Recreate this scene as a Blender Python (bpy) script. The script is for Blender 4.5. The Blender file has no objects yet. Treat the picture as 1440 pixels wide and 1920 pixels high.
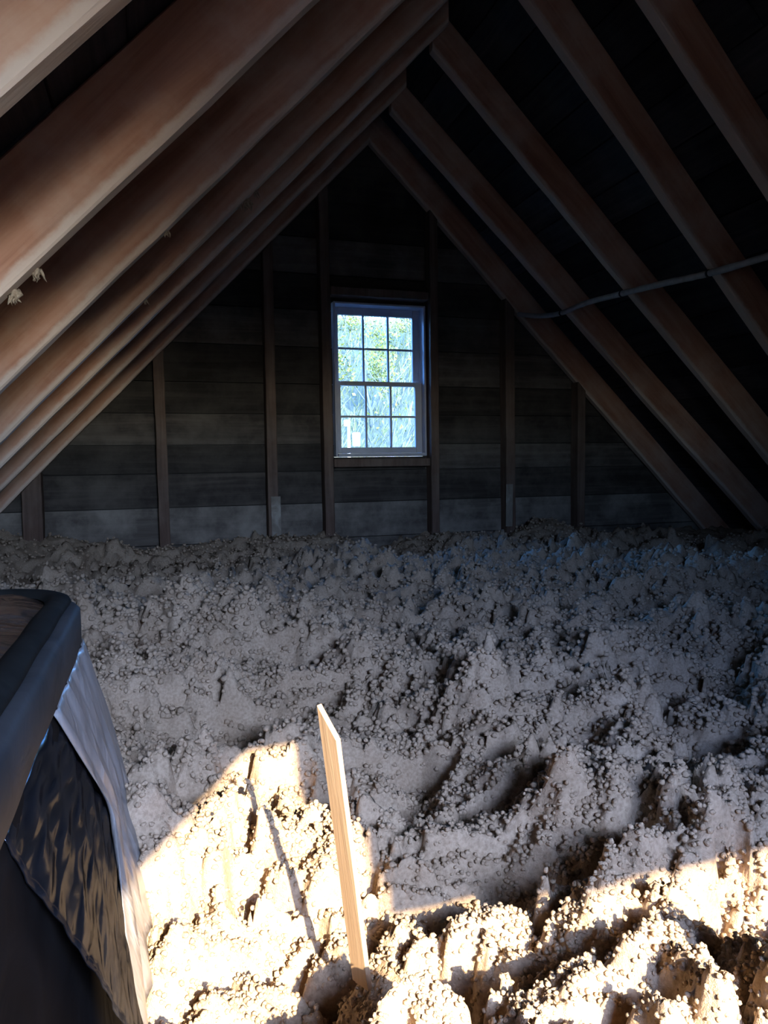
import bpy, math, random
import numpy as np
from mathutils import Vector, Matrix

scene = bpy.context.scene
COL = scene.collection

# ------------------------------------------------------------------ camera
F_PX = 1362.0
cam_d = bpy.data.cameras.new('camera')
cam = bpy.data.objects.new('camera', cam_d)
COL.objects.link(cam)
scene.camera = cam
cam_d.sensor_fit = 'VERTICAL'
cam_d.sensor_height = 24.0
cam_d.lens = F_PX / 1920.0 * 24.0
cam_d.clip_start = 0.02
cam_d.clip_end = 500
CAM = Vector((-1.4422, 0.0, 0.65))
YAW, PITCH, ROLL = 0.3083, 0.0635, -0.0151
_f = Vector((math.sin(YAW) * math.cos(PITCH), math.cos(YAW) * math.cos(PITCH), -math.sin(PITCH)))
_r = Vector((math.cos(YAW), -math.sin(YAW), 0))
_u = _r.cross(_f)
_r2 = math.cos(ROLL) * _r + math.sin(ROLL) * _u
_u2 = -math.sin(ROLL) * _r + math.cos(ROLL) * _u
cam.matrix_world = Matrix(((_r2.x, _u2.x, -_f.x, CAM.x), (_r2.y, _u2.y, -_f.y, CAM.y),
                           (_r2.z, _u2.z, -_f.z, CAM.z), (0, 0, 0, 1)))

# ------------------------------------------------------------------ light
SKY_TINT = (0.60, 0.85, 1.46)
SKY_STRENGTH = 5.9
world = bpy.data.worlds.new('sky')
scene.world = world
world.use_nodes = True
_wn = world.node_tree
_bg = _wn.nodes['Background']
_sk = _wn.nodes.new('ShaderNodeTexSky')
_sk.sky_type = 'NISHITA'
_sk.sun_disc = False
_sk.sun_elevation = math.radians(30)
_sk.sun_rotation = math.radians(180 - 6.6)
_sk.air_density = 1.0
_sk.dust_density = 1.2
_sk.ozone_density = 1.5
_ml = _wn.nodes.new('ShaderNodeMix'); _ml.data_type = 'RGBA'; _ml.blend_type = 'MULTIPLY'; _ml.inputs[0].default_value = 1.0
_ml.inputs[7].default_value = (*SKY_TINT, 1)
_wn.links.new(_sk.outputs[0], _ml.inputs[6])
_wn.links.new(_ml.outputs[2], _bg.inputs['Color'])
_bg.inputs['Strength'].default_value = SKY_STRENGTH

sun_d = bpy.data.lights.new('sun', 'SUN')
sun_d.energy = 27.0
sun_d.color = (1.0, 0.80, 0.55)
sun_d.angle = math.radians(0.6)
sun = bpy.data.objects.new('sun', sun_d)
COL.objects.link(sun)
SUN_TO = Vector((-0.115, 1.0, -0.577)).normalized()      # direction the light travels
sun.rotation_euler = SUN_TO.to_track_quat('-Z', 'Y').to_euler()
sun.location = (3, -20, 15)


def portal(name, loc, sx, sy, facing_y):
    d = bpy.data.lights.new(name, 'AREA')
    d.shape = 'RECTANGLE'
    d.size, d.size_y = sx, sy
    d.cycles.is_portal = True
    o = bpy.data.objects.new(name, d)
    COL.objects.link(o)
    o.location = loc
    o.rotation_euler = Vector((0, facing_y, 0)).to_track_quat('-Z', 'Z').to_euler()


portal('sky_portal_gable', (0.07, 4.98, 1.23), 0.66, 1.02, -1)
portal('sky_portal_rear', (-0.86, -0.98, 1.19), 0.96, 0.58, 1)

scene.view_settings.view_transform = 'Standard'
scene.view_settings.look = 'None'
scene.view_settings.gamma = 1.0
scene.view_settings.use_curve_mapping = False
scene.view_settings.exposure = 0.0
try:
    scene.cycles.use_denoising = True
    scene.cycles.max_bounces = 10
    scene.cycles.diffuse_bounces = 6
    scene.cycles.transparent_max_bounces = 16
    scene.cycles.sample_clamp_indirect = 6.0
    scene.cycles.caustics_reflective = False
    scene.cycles.caustics_refractive = False
except Exception:
    pass

# ------------------------------------------------------------------ helpers
rnd = random.Random(7)


def tag(o, label=None, cat=None, group=None, kind=None):
    if label: o['label'] = label
    if cat: o['category'] = cat
    if group: o['group'] = group
    if kind: o['kind'] = kind
    return o


def empty(name, loc=(0, 0, 0), parent=None):
    o = bpy.data.objects.new(name, None)
    COL.objects.link(o)
    o.location = loc
    o.empty_display_size = 0.1
    if parent: o.parent = parent
    return o


def link(name, me, mat, parent=None, matrix=None, smooth=False):
    o = bpy.data.objects.new(name, me)
    COL.objects.link(o)
    if mat is not None and not me.materials:
        me.materials.append(mat)
    if smooth:
        me.polygons.foreach_set('use_smooth', [True] * len(me.polygons))
    if parent: o.parent = parent
    if matrix is not None: o.matrix_basis = matrix
    return o


def mesh(name, verts, faces):
    me = bpy.data.meshes.new(name)
    me.from_pydata([tuple(v) for v in verts], [], faces)
    me.update()
    return me


def fix_normals(me):
    import bmesh
    bm = bmesh.new()
    bm.from_mesh(me)
    bmesh.ops.recalc_face_normals(bm, faces=bm.faces)
    bm.to_mesh(me)
    bm.free()
    return me


class MB:
    """collects boxes / prisms / tubes into one mesh"""
    def __init__(self):
        self.v, self.f = [], []

    def add(self, vs, fs):
        n = len(self.v)
        self.v += [tuple(v) for v in vs]
        self.f += [tuple(i + n for i in f) for f in fs]
        return self

    def box(self, x0, x1, y0, y1, z0, z1, b=0.0):
        if b <= 0:
            vs = [(x, y, z) for z in (z0, z1) for y in (y0, y1) for x in (x0, x1)]
            return self.add(vs, [(0, 2, 3, 1), (4, 5, 7, 6), (0, 1, 5, 4), (2, 6, 7, 3), (0, 4, 6, 2), (1, 3, 7, 5)])
        import bmesh
        bm = bmesh.new()
        bmesh.ops.create_cube(bm, size=1)
        for v in bm.verts:
            v.co = Vector(((x0 + x1) / 2 + v.co.x * (x1 - x0), (y0 + y1) / 2 + v.co.y * (y1 - y0), (z0 + z1) / 2 + v.co.z * (z1 - z0)))
        bmesh.ops.bevel(bm, geom=list(bm.edges), offset=b, segments=1, profile=0.5, affect='EDGES')
        bm.verts.index_update()
        self.add([v.co[:] for v in bm.verts], [[v.index for v in f.verts] for f in bm.faces])
        bm.free()
        return self

    def prism_y(self, poly, y0, y1):
        """poly: list of (x, z); extruded along y"""
        n = len(poly)
        vs = [(x, y0, z) for x, z in poly] + [(x, y1, z) for x, z in poly]
        fs = [tuple(range(n)), tuple(range(2 * n - 1, n - 1, -1))]
        fs += [(i, i + n, (i + 1) % n + n, (i + 1) % n) for i in range(n)]
        return self.add(vs, fs)

    def tube(self, pts, radii, n=8, cap=True):
        pts = [Vector(p) for p in pts]
        if not hasattr(radii, '__len__'):
            radii = [radii] * len(pts)
        rings = []
        ref = Vector((0, 0, 1))
        for i, p in enumerate(pts):
            t = (pts[min(i + 1, len(pts) - 1)] - pts[max(i - 1, 0)]).normalized()
            a = t.cross(ref)
            if a.length < 1e-3: a = t.cross(Vector((1, 0, 0)))
            a.normalize()
            b = t.cross(a)
            rings.append([p + radii[i] * (math.cos(2 * math.pi * k / n) * a + math.sin(2 * math.pi * k / n) * b) for k in range(n)])
        vs = [v for r in rings for v in r]
        fs = []
        for i in range(len(pts) - 1):
            for k in range(n):
                fs.append((i * n + k, i * n + (k + 1) % n, (i + 1) * n + (k + 1) % n, (i + 1) * n + k))
        if cap:
            fs.append(tuple(range(n - 1, -1, -1)))
            fs.append(tuple((len(pts) - 1) * n + k for k in range(n)))
        return self.add(vs, fs)

    def build(self, name, mat, parent=None, smooth=False, matrix=None, fix=True):
        me = mesh(name, self.v, self.f)
        if fix: fix_normals(me)
        return link(name, me, mat, parent, matrix, smooth)


# ------------------------------------------------------------------ materials
def new_mat(name):
    m = bpy.data.materials.new(name)
    m.use_nodes = True
    nt = m.node_tree
    for n in list(nt.nodes): nt.nodes.remove(n)
    out = nt.nodes.new('ShaderNodeOutputMaterial')
    bs = nt.nodes.new('ShaderNodeBsdfPrincipled')
    nt.links.new(bs.outputs[0], out.inputs[0])
    return m, nt, bs, out


def nd(nt, typ, **kw):
    n = nt.nodes.new(typ)
    for k, v in kw.items():
        if k.startswith('_'): setattr(n, k[1:], v)
        else: n.inputs[k].default_value = v
    return n


def ramp(nt, fac, stops):
    r = nt.nodes.new('ShaderNodeValToRGB')
    els = r.color_ramp.elements
    while len(els) < len(stops): els.new(0.5)
    for e, (p, c) in zip(els, stops):
        e.position = p
        e.color = (*c, 1) if len(c) == 3 else c
    nt.links.new(fac, r.inputs[0])
    return r


def mapped(nt, scale, coord='Object'):
    tc = nt.nodes.new('ShaderNodeTexCoord')
    mp = nt.nodes.new('ShaderNodeMapping')
    mp.inputs['Scale'].default_value = scale
    nt.links.new(tc.outputs[coord], mp.inputs['Vector'])
    oi = nt.nodes.new('ShaderNodeObjectInfo')
    mul = nt.nodes.new('ShaderNodeMath'); mul.operation = 'MULTIPLY'; mul.inputs[1].default_value = 37.0
    nt.links.new(oi.outputs['Random'], mul.inputs[0])
    cx = nt.nodes.new('ShaderNodeCombineXYZ')
    nt.links.new(mul.outputs[0], cx.inputs[0]); nt.links.new(mul.outputs[0], cx.inputs[2])
    ad = nt.nodes.new('ShaderNodeVectorMath'); ad.operation = 'ADD'
    nt.links.new(mp.outputs[0], ad.inputs[0]); nt.links.new(cx.outputs[0], ad.inputs[1])
    return ad.outputs[0]


def wood(name, dark, mid, light, scale, rough=0.8, bump=0.25, dust=None, coord='Object', spec=0.2, vary=0.0, edge=None):
    """grain stretched along the axis whose scale is smallest; optional dust patches"""
    m, nt, bs, out = new_mat(name)
    v = mapped(nt, scale, coord)
    n1 = nd(nt, 'ShaderNodeTexNoise', Scale=1.0, Detail=8.0, Roughness=0.62, Distortion=0.6)
    nt.links.new(v, n1.inputs['Vector'])
    r = ramp(nt, n1.outputs['Fac'], [(0.28, dark), (0.52, mid), (0.75, light)])
    col = r.outputs[0]
    if dust:
        dc, amount = dust
        tc = nt.nodes.new('ShaderNodeTexCoord')
        n2 = nd(nt, 'ShaderNodeTexNoise', Scale=3.2, Detail=6.0, Roughness=0.65)
        nt.links.new(tc.outputs[coord], n2.inputs['Vector'])
        rr = ramp(nt, n2.outputs['Fac'], [(0.42, (0, 0, 0)), (0.68, (amount,) * 3)])
        mx = nt.nodes.new('ShaderNodeMix'); mx.data_type = 'RGBA'
        nt.links.new(rr.outputs[0], mx.inputs[0])
        nt.links.new(col, mx.inputs[6]); mx.inputs[7].default_value = (*dc, 1)
        col = mx.outputs[2]
    if edge:                       # mottled paler tint along the lower edge (local z near 0)
        tc = nt.nodes.new('ShaderNodeTexCoord')
        sx = nt.nodes.new('ShaderNodeSeparateXYZ'); nt.links.new(tc.outputs['Object'], sx.inputs[0])
        n5 = nd(nt, 'ShaderNodeTexNoise', Scale=22.0, Detail=5.0, Roughness=0.7)
        nt.links.new(tc.outputs['Object'], n5.inputs['Vector'])
        ma = nt.nodes.new('ShaderNodeMath'); ma.operation = 'MULTIPLY_ADD'; ma.inputs[1].default_value = -0.024
        nt.links.new(n5.outputs['Fac'], ma.inputs[0]); nt.links.new(sx.outputs[2], ma.inputs[2])
        rr = ramp(nt, ma.outputs[0], [(0.0, (0.7,) * 3), (0.012, (0.0,) * 3)])
        mx = nt.nodes.new('ShaderNodeMix'); mx.data_type = 'RGBA'
        nt.links.new(rr.outputs[0], mx.inputs[0]); nt.links.new(col, mx.inputs[6]); mx.inputs[7].default_value = (*edge, 1)
        col = mx.outputs[2]
    if vary:
        oi = nt.nodes.new('ShaderNodeObjectInfo')
        mr = nt.nodes.new('ShaderNodeMapRange')
        mr.inputs['To Min'].default_value = 1 - vary; mr.inputs['To Max'].default_value = 1 + vary
        nt.links.new(oi.outputs['Random'], mr.inputs['Value'])
        hs = nt.nodes.new('ShaderNodeHueSaturation')
        nt.links.new(mr.outputs[0], hs.inputs['Value']); nt.links.new(col, hs.inputs['Color'])
        col = hs.outputs[0]
    nt.links.new(col, bs.inputs['Base Color'])
    bs.inputs['Roughness'].default_value = rough
    bs.inputs['Specular IOR Level'].default_value = spec
    bp = nd(nt, 'ShaderNodeBump', Strength=bump, Distance=0.01)
    nt.links.new(n1.outputs['Fac'], bp.inputs['Height'])
    nt.links.new(bp.outputs[0], bs.inputs['Normal'])
    return m


M = {}
M['rafter'] = wood('rafter_wood', (0.29, 0.12, 0.07), (0.48, 0.24, 0.15), (0.60, 0.36, 0.245), (1.2, 16, 16), dust=((0.63, 0.46, 0.35), 0.6), edge=(0.66, 0.55, 0.45), vary=0.12)
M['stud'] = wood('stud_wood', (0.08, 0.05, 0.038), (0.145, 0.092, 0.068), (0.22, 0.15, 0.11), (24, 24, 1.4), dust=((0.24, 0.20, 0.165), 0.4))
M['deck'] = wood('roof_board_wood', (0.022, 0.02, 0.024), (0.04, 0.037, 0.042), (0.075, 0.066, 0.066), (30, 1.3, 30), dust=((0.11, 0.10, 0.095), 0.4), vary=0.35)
M['board'] = wood('gable_board_wood', (0.030, 0.025, 0.021), (0.062, 0.051, 0.043), (0.12, 0.098, 0.08), (1.2, 30, 22), dust=((0.19, 0.165, 0.135), 0.55), vary=0.5)
M['board_dusty'] = wood('dusty_gable_board', (0.06, 0.05, 0.042), (0.11, 0.094, 0.078), (0.17, 0.145, 0.12), (1.2, 30, 22), dust=((0.29, 0.255, 0.21), 0.9), vary=0.25)
M['siding'] = wood('siding_wood', (0.03, 0.028, 0.026), (0.06, 0.055, 0.05), (0.1, 0.09, 0.08), (1, 1, 12))
M['shingle'] = wood('roofing_felt', (0.015, 0.015, 0.016), (0.03, 0.03, 0.032), (0.05, 0.05, 0.052), (6, 6, 6))
M['subfloor'] = wood('subfloor_wood', (0.15, 0.1, 0.06), (0.25, 0.17, 0.1), (0.32, 0.23, 0.15), (20, 1, 20))
M['stick'] = wood('stick_wood', (0.32, 0.215, 0.125), (0.42, 0.295, 0.185), (0.50, 0.37, 0.24), (60, 60, 3), rough=0.7, bump=0.15)
M['marker'] = wood('marker_card', (0.20, 0.175, 0.14), (0.28, 0.245, 0.20), (0.50, 0.46, 0.40), (14, 14, 8), rough=0.8)
M['sash'] = wood('sash_paint', (0.50, 0.50, 0.54), (0.56, 0.56, 0.60), (0.62, 0.62, 0.66), (10, 10, 10), rough=0.5, bump=0.1)
M['plywood'] = wood('plywood', (0.3, 0.2, 0.12), (0.42, 0.3, 0.19), (0.5, 0.37, 0.25), (2, 20, 20))
M['cable'] = wood('cable_jacket', (0.36, 0.33, 0.32), (0.50, 0.47, 0.46), (0.6, 0.57, 0.55), (14, 14, 14), rough=0.7)
M['pole'] = wood('pole_paint', (0.7, 0.7, 0.7), (0.8, 0.8, 0.8), (0.85, 0.85, 0.85), (5, 5, 5))
M['brush'] = wood('dry_brush', (0.025, 0.03, 0.02), (0.07, 0.066, 0.028), (0.13, 0.105, 0.04), (0.25, 0.25, 0.25), bump=0.0)
M['bark'] = wood('bark', (0.03, 0.03, 0.03), (0.055, 0.052, 0.05), (0.09, 0.085, 0.08), (6, 6, 1), bump=0.0)
M['leaf_gold'] = wood('dry_leaf', (0.05, 0.055, 0.010), (0.10, 0.09, 0.015), (0.15, 0.12, 0.025), (3, 3, 3), bump=0.0)
M['leaf_dark'] = wood('needle_leaf', (0.012, 0.035, 0.035), (0.02, 0.05, 0.05), (0.03, 0.065, 0.065), (3, 3, 3), bump=0.0)
M['ground'] = wood('dry_ground', (0.018, 0.02, 0.013), (0.04, 0.038, 0.024), (0.07, 0.062, 0.036), (1.2, 0.5, 1.2), bump=0.0, coord='Object')

# glass
m, nt, bs, out = new_mat('old_window_glass')
nt.nodes.remove(bs)
tr = nd(nt, 'ShaderNodeBsdfTransparent'); tr.inputs[0].default_value = (0.80, 0.97, 1.0, 1)
gl = nd(nt, 'ShaderNodeBsdfGlossy', Roughness=0.02)
fr = nd(nt, 'ShaderNodeFresnel', IOR=1.3)
mx = nd(nt, 'ShaderNodeMixShader')
nt.links.new(fr.outputs[0], mx.inputs[0]); nt.links.new(tr.outputs[0], mx.inputs[1]); nt.links.new(gl.outputs[0], mx.inputs[2])
nt.links.new(mx.outputs[0], out.inputs[0])
M['glass'] = m

# blown cellulose insulation
m, nt, bs, out = new_mat('cellulose')
tc = nt.nodes.new('ShaderNodeTexCoord')
n1 = nd(nt, 'ShaderNodeTexNoise', Scale=9.0, Detail=6.0, Roughness=0.7)
n2 = nd(nt, 'ShaderNodeTexNoise', Scale=420.0, Detail=3.0, Roughness=0.7)
n3 = nd(nt, 'ShaderNodeTexNoise', Scale=170.0, Detail=2.0, Roughness=0.5)
for n in (n1, n2, n3): nt.links.new(tc.outputs['Object'], n.inputs['Vector'])
r1 = ramp(nt, n1.outputs['Fac'], [(0.3, (0.41, 0.305, 0.21)), (0.7, (0.56, 0.44, 0.32))])
r3 = ramp(nt, n3.outputs['Fac'], [(0.3, (0.72, 0.70, 0.68)), (0.62, (1, 1, 1))])
mx = nt.nodes.new('ShaderNodeMix'); mx.data_type = 'RGBA'; mx.blend_type = 'MULTIPLY'; mx.inputs[0].default_value = 1.0
nt.links.new(r1.outputs[0], mx.inputs[6]); nt.links.new(r3.outputs[0], mx.inputs[7])
nt.links.new(mx.outputs[2], bs.inputs['Base Color'])
bs.inputs['Roughness'].default_value = 0.95
bs.inputs['Specular IOR Level'].default_value = 0.1
bp = nd(nt, 'ShaderNodeBump', Strength=0.7, Distance=0.004)
nt.links.new(n2.outputs['Fac'], bp.inputs['Height'])
nt.links.new(bp.outputs[0], bs.inputs['Normal'])
M['insulation'] = m


def plastic(name, col, rough, scale, strength, dist, spec=0.5, trans=0.0, distortion=1.0, detail=3.0):
    m, nt, bs, out = new_mat(name)
    tc = nt.nodes.new('ShaderNodeTexCoord')
    mp = nt.nodes.new('ShaderNodeMapping'); mp.inputs['Scale'].default_value = scale
    nt.links.new(tc.outputs['Object'], mp.inputs['Vector'])
    n = nd(nt, 'ShaderNodeTexNoise', Scale=1.0, Detail=detail, Roughness=0.5, Distortion=distortion)
    nt.links.new(mp.outputs[0], n.inputs['Vector'])
    r = ramp(nt, n.outputs['Fac'], [(0.3, tuple(c * 0.7 for c in col)), (0.7, tuple(min(1, c * 1.25) for c in col))])
    nt.links.new(r.outputs[0], bs.inputs['Base Color'])
    bs.inputs['Roughness'].default_value = rough
    bs.inputs['Specular IOR Level'].default_value = spec
    bp = nd(nt, 'ShaderNodeBump', Strength=strength, Distance=dist)
    nt.links.new(n.outputs['Fac'], bp.inputs['Height'])
    nt.links.new(bp.outputs[0], bs.inputs['Normal'])
    if trans > 0:
        t = nd(nt, 'ShaderNodeBsdfTransparent')
        mxs = nd(nt, 'ShaderNodeMixShader'); mxs.inputs[0].default_value = trans
        nt.links.new(bs.outputs[0], mxs.inputs[1]); nt.links.new(t.outputs[0], mxs.inputs[2])
        nt.links.new(mxs.outputs[0], out.inputs[0])
    return m


M['black_film'] = plastic('black_plastic_film', (0.012, 0.012, 0.014), 0.14, (7, 16, 85), 0.7, 0.006, 0.08, detail=0.0, distortion=0.3)
_nt = M['black_film'].node_tree
_bs = next(n for n in _nt.nodes if n.type == 'BSDF_PRINCIPLED')
_bs.inputs['Specular IOR Level'].default_value = 0.0
_gl = nd(_nt, 'ShaderNodeBsdfGlossy', Roughness=0.16)
_gl.inputs['Color'].default_value = (0.8, 0.85, 0.9, 1)
_mx = nd(_nt, 'ShaderNodeMixShader'); _mx.inputs[0].default_value = 0.06
_out = next(n for n in _nt.nodes if n.type == 'OUTPUT_MATERIAL')
_nt.links.new(_bs.inputs['Normal'].links[0].from_socket, _gl.inputs['Normal'])
_nt.links.new(_bs.outputs[0], _mx.inputs[1]); _nt.links.new(_gl.outputs[0], _mx.inputs[2]); _nt.links.new(_mx.outputs[0], _out.inputs[0])
M['matte_body'] = plastic('matte_black_wrap', (0.014, 0.012, 0.011), 0.8, (8, 8, 20), 0.3, 0.01, 0.02)
M['lid_film'] = plastic('brown_glossy_film', (0.045, 0.034, 0.028), 0.22, (9, 14, 9), 0.8, 0.02, 0.5)
M['rim_roll'] = plastic('black_rubber_roll', (0.016, 0.017, 0.016), 0.8, (14, 14, 14), 0.3, 0.01, 0.04)
M['rim_band'] = plastic('charcoal_tape_band', (0.040, 0.040, 0.041), 0.6, (10, 10, 20), 0.25, 0.01, 0.1)
M['clear_film'] = plastic('cloudy_plastic_film', (0.30, 0.29, 0.285), 0.28, (34, 34, 4), 0.35, 0.01, 0.5, 0.12)

# ------------------------------------------------------------------ roof and rafters
H, ML, MR = 2.78, 1.0338, 0.975            # underside of rafters: z = H - m|x|
RD, RW = 0.18, 0.052                       # rafter depth and width
EAVE_Z = -0.12
Y_REAR, Y_GABLE = -0.90, 4.80


def slope_frame(side):
    """X axis up the slope, Z axis out of the roof"""
    m = ML if side < 0 else MR
    c, s = 1 / math.hypot(1, m), m / math.hypot(1, m)
    X = Vector((c, 0, s)) if side < 0 else Vector((-c, 0, s))
    Z = Vector((-s, 0, c)) if side < 0 else Vector((s, 0, c))
    return X, Z.cross(X), Z, m


def beam_mesh(name, L, w, d, seed, nseg=26, b=0.006, jit=0.0025, cut=0.0):
    rr = random.Random(seed)
    prof = [(-w / 2 + b, 0), (w / 2 - b, 0), (w / 2, b), (w / 2, d - b), (w / 2 - b, d), (-w / 2 + b, d), (-w / 2, d - b), (-w / 2, b)]
    vs, fs = [], []
    bow_y = [rr.uniform(-1, 1) * jit * 2 for _ in range(4)]
    for i in range(nseg + 1):
        t = i / nseg
        oy = sum(bow_y[k] * math.sin((k + 1) * math.pi * t) for k in range(4))
        oz = rr.uniform(-1, 1) * jit * 0.6
        for (y, z) in prof:
            x = L * t + (cut * z * t)
            low = 1.0 if z < d * 0.3 else 0.2
            vs.append((x, y + oy + rr.uniform(-1, 1) * jit * 0.7, z + (oz + rr.uniform(-1, 1) * jit * 0.5) * low))
    n = len(prof)
    for i in range(nseg):
        for k in range(n):
            fs.append((i * n + k, (i + 1) * n + k, (i + 1) * n + (k + 1) % n, i * n + (k + 1) % n))
    fs.append(tuple(range(n))); fs.append(tuple(nseg * n + k for k in range(n - 1, -1, -1)))
    return fix_normals(mesh(name, vs, fs))


def rafter(side, y_far_ridge, skew, label, seed, group):
    """y_far_ridge: y of the edge away from the viewer at the ridge; skew: dy per metre of |x|"""
    X, Yv, Z, m = slope_frame(side)
    xe = (H - EAVE_Z) / m
    ridge = Vector((0, y_far_ridge - RW / 2, H))
    eave = Vector((side * xe, y_far_ridge - RW / 2 + skew * xe, EAVE_Z))
    d = ridge - eave
    L = d.length - 0.004
    Xs = d.normalized()
    Ys = Z.cross(Xs).normalized()
    Zs = Xs.cross(Ys)
    me = beam_mesh('rafter', L, RW, RD, seed, cut=m * 0.98)
    mat = Matrix(((Xs.x, Ys.x, Zs.x, eave.x), (Xs.y, Ys.y, Zs.y, eave.y), (Xs.z, Ys.z, Zs.z, eave.z), (0, 0, 0, 1)))
    o = link('rafter', me, M['rafter'], None, mat)
    tag(o, label, 'rafter', group)
    return o


LEFT = [
    (0.44, 0.0, 'left slope rafter overhead, just above the palest rafter in the top left corner'),
    (1.024, 0.045, 'palest tan rafter, cutting across the top left corner'),
    (1.649, 0.028, 'wide reddish brown rafter with hanging tufts, second from the top left corner'),
    (2.272, 0.038, 'brown left slope rafter, third from the top left corner'),
    (2.879, 0.041, 'left slope rafter, fourth from the top left corner, fuzzy tufts on its edge'),
    (3.423, 0.010, 'left slope rafter with a thin pale edge, fifth from the top left corner'),
    (4.03, 0.0, 'dull left slope rafter, next to last before the gable wall'),
    (4.752, 0.0, 'left slope rafter resting against the gable wall above the studs'),
]
for i, (y, sk, lb) in enumerate(LEFT):
    rafter(-1, y, sk, lb, 100 + i, 'rafters on the left roof slope')
RIGHT = [
    (0.70, 0.0, 'right slope rafter overhead, second nearer than the top right corner rafter'),
    (1.28, 0.0, 'right slope rafter overhead, just nearer than the one at the right edge'),
    (1.865, 0.01, 'right slope rafter just beyond the top right corner'),
    (2.448, 0.040, 'warm brown right slope rafter leaving through the upper right edge'),
    (2.930, 0.063, 'broad dark brown right slope rafter with the cable crossing nearest the right edge'),
    (3.647, -0.021, 'long right slope rafter in the middle of the dark slope, blue lit foot'),
    (4.321, -0.059, 'dark thin edged right slope rafter, next to last before the gable'),
    (4.772, 0.003, 'short looking right slope rafter resting against the gable wall'),
]
for i, (y, sk, lb) in enumerate(RIGHT):
    rafter(1, y, sk, lb, 200 + i, 'rafters on the right roof slope')


def deck(side):
    name = 'ceiling_left' if side < 0 else 'ceiling_right'
    X, Yv, Z, m = slope_frame(side)
    xe = (H + 0.45) / m
    root = empty(name, (side * xe, 0, -0.45))
    tag(root, 'dark roof boards over the %s rafters' % ('left' if side < 0 else 'right'), kind='structure')
    org = Vector((side * xe, 0, -0.45))
    Ltot = xe * math.hypot(1, m) + RD * m
    rr = random.Random(5 if side < 0 else 9)
    s = 0.0
    ys, ye = Y_REAR - 0.06, Y_GABLE + 0.10
    joints = [(1.36,), (0.9, 3.1), (), (2.25,), (3.9,), (1.65,), ()]
    i = 0
    while s < Ltot - 0.02:
        w = rr.choice([0.19, 0.215, 0.235, 0.25])
        e = min(s + w, Ltot)
        cuts = [ys] + list(joints[(i + (2 if side < 0 else 0)) % len(joints)]) + [ye]
        for a, b in zip(cuts[:-1], cuts[1:]):
            g = 0.003
            lift = rr.uniform(0, 0.003)
            L = e - s - 2 * g
            bm_v = []
            o3 = org + X * (s + g) + Z * (RD + 0.004 + lift)
            mb = MB()
            mb.box(0, L, a + g, b - g, 0, 0.022, 0.003)
            yc = (a + b) / 2
            mat = Matrix(((X.x, 0, Z.x, o3.x - org.x), (0, 1, 0, 0), (X.z, 0, Z.z, o3.z - org.z), (0, 0, 0, 1)))
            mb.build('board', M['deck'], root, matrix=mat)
        s = e
        i += 1
    # weatherproof layer above the boards
    o3 = Z * (RD + 0.034)
    mb = MB().box(-0.3, Ltot + 0.05, ys - 0.25, ye + 0.25, 0, 0.03)
    mat = Matrix(((X.x, 0, Z.x, o3.x), (0, 1, 0, 0), (X.z, 0, Z.z, o3.z), (0, 0, 0, 1)))
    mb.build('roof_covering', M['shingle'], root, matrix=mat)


deck(-1)
deck(1)

# ------------------------------------------------------------------ gable wall
WX0, WX1, WZ0, WZ1 = -0.262, 0.400, 0.712, 1.750       # rough opening


def xl(z): return -(H + RD * math.hypot(1, ML) - z) / ML
def xr(z): return (H + RD * math.hypot(1, MR) - z) / MR


wall_back = tag(empty('wall_back', (0.0, Y_GABLE, 0)), 'dark weathered gable wall boards behind the studs', kind='structure')
courses = [-0.25, -0.06, 0.165, 0.405, 0.62, 0.80, 1.00, 1.20, 1.445, 1.69, 1.925, 2.16, 2.40, 2.66, 2.97]
rb = random.Random(21)
for z0, z1 in zip(courses[:-1], courses[1:]):
    g = 0.003
    a, b = z0 + g, z1 - g
    spans = [(None, None)]
    if a < WZ1 and b > WZ0:
        spans = [(None, WX0), (WX1, None)]
    for sl, sr in spans:
        segs = [(a, b)]
        if sl is None and sr is None and a < WZ0 < b: pass
        poly = [(xl(a) if sl is None else sl, a), (xr(a) if sr is None else sr, a), (xr(b) if sr is None else sr, b), (xl(b) if sl is None else sl, b)]
        off = rb.uniform(0, 0.010)
        mb = MB().prism_y(poly, off, 0.024 + off)
        mb.build('board', M['board_dusty' if z1 < 0.41 else 'board'], wall_back)
# short pieces that fill above and below the window opening
for za, zb in ((courses[4] + 0.003, WZ0), (WZ1, courses[10] - 0.003)):
    if zb - za > 0.01:
        MB().box(WX0 + 0.002, WX1 - 0.002, 0.003, 0.027, za, zb, 0.002).build('board', M['board'], wall_back)
# outer siding with the opening left out
mb = MB()
mb.prism_y([(xl(-0.3), -0.3), (WX0, -0.3), (WX0, WZ1), (xl(WZ1), WZ1)], 0.036, 0.06)
mb.prism_y([(WX1, -0.3), (xr(-0.3), -0.3), (xr(WZ1), WZ1), (WX1, WZ1)], 0.036, 0.06)
mb.box(WX0, WX1, 0.036, 0.06, -0.3, WZ0)
mb.prism_y([(xl(WZ1), WZ1), (xr(WZ1), WZ1), (xr(H + 0.2), H + 0.2), (xl(H + 0.2), H + 0.2)], 0.036, 0.06)
mb.build('siding', M['siding'], wall_back)

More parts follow.
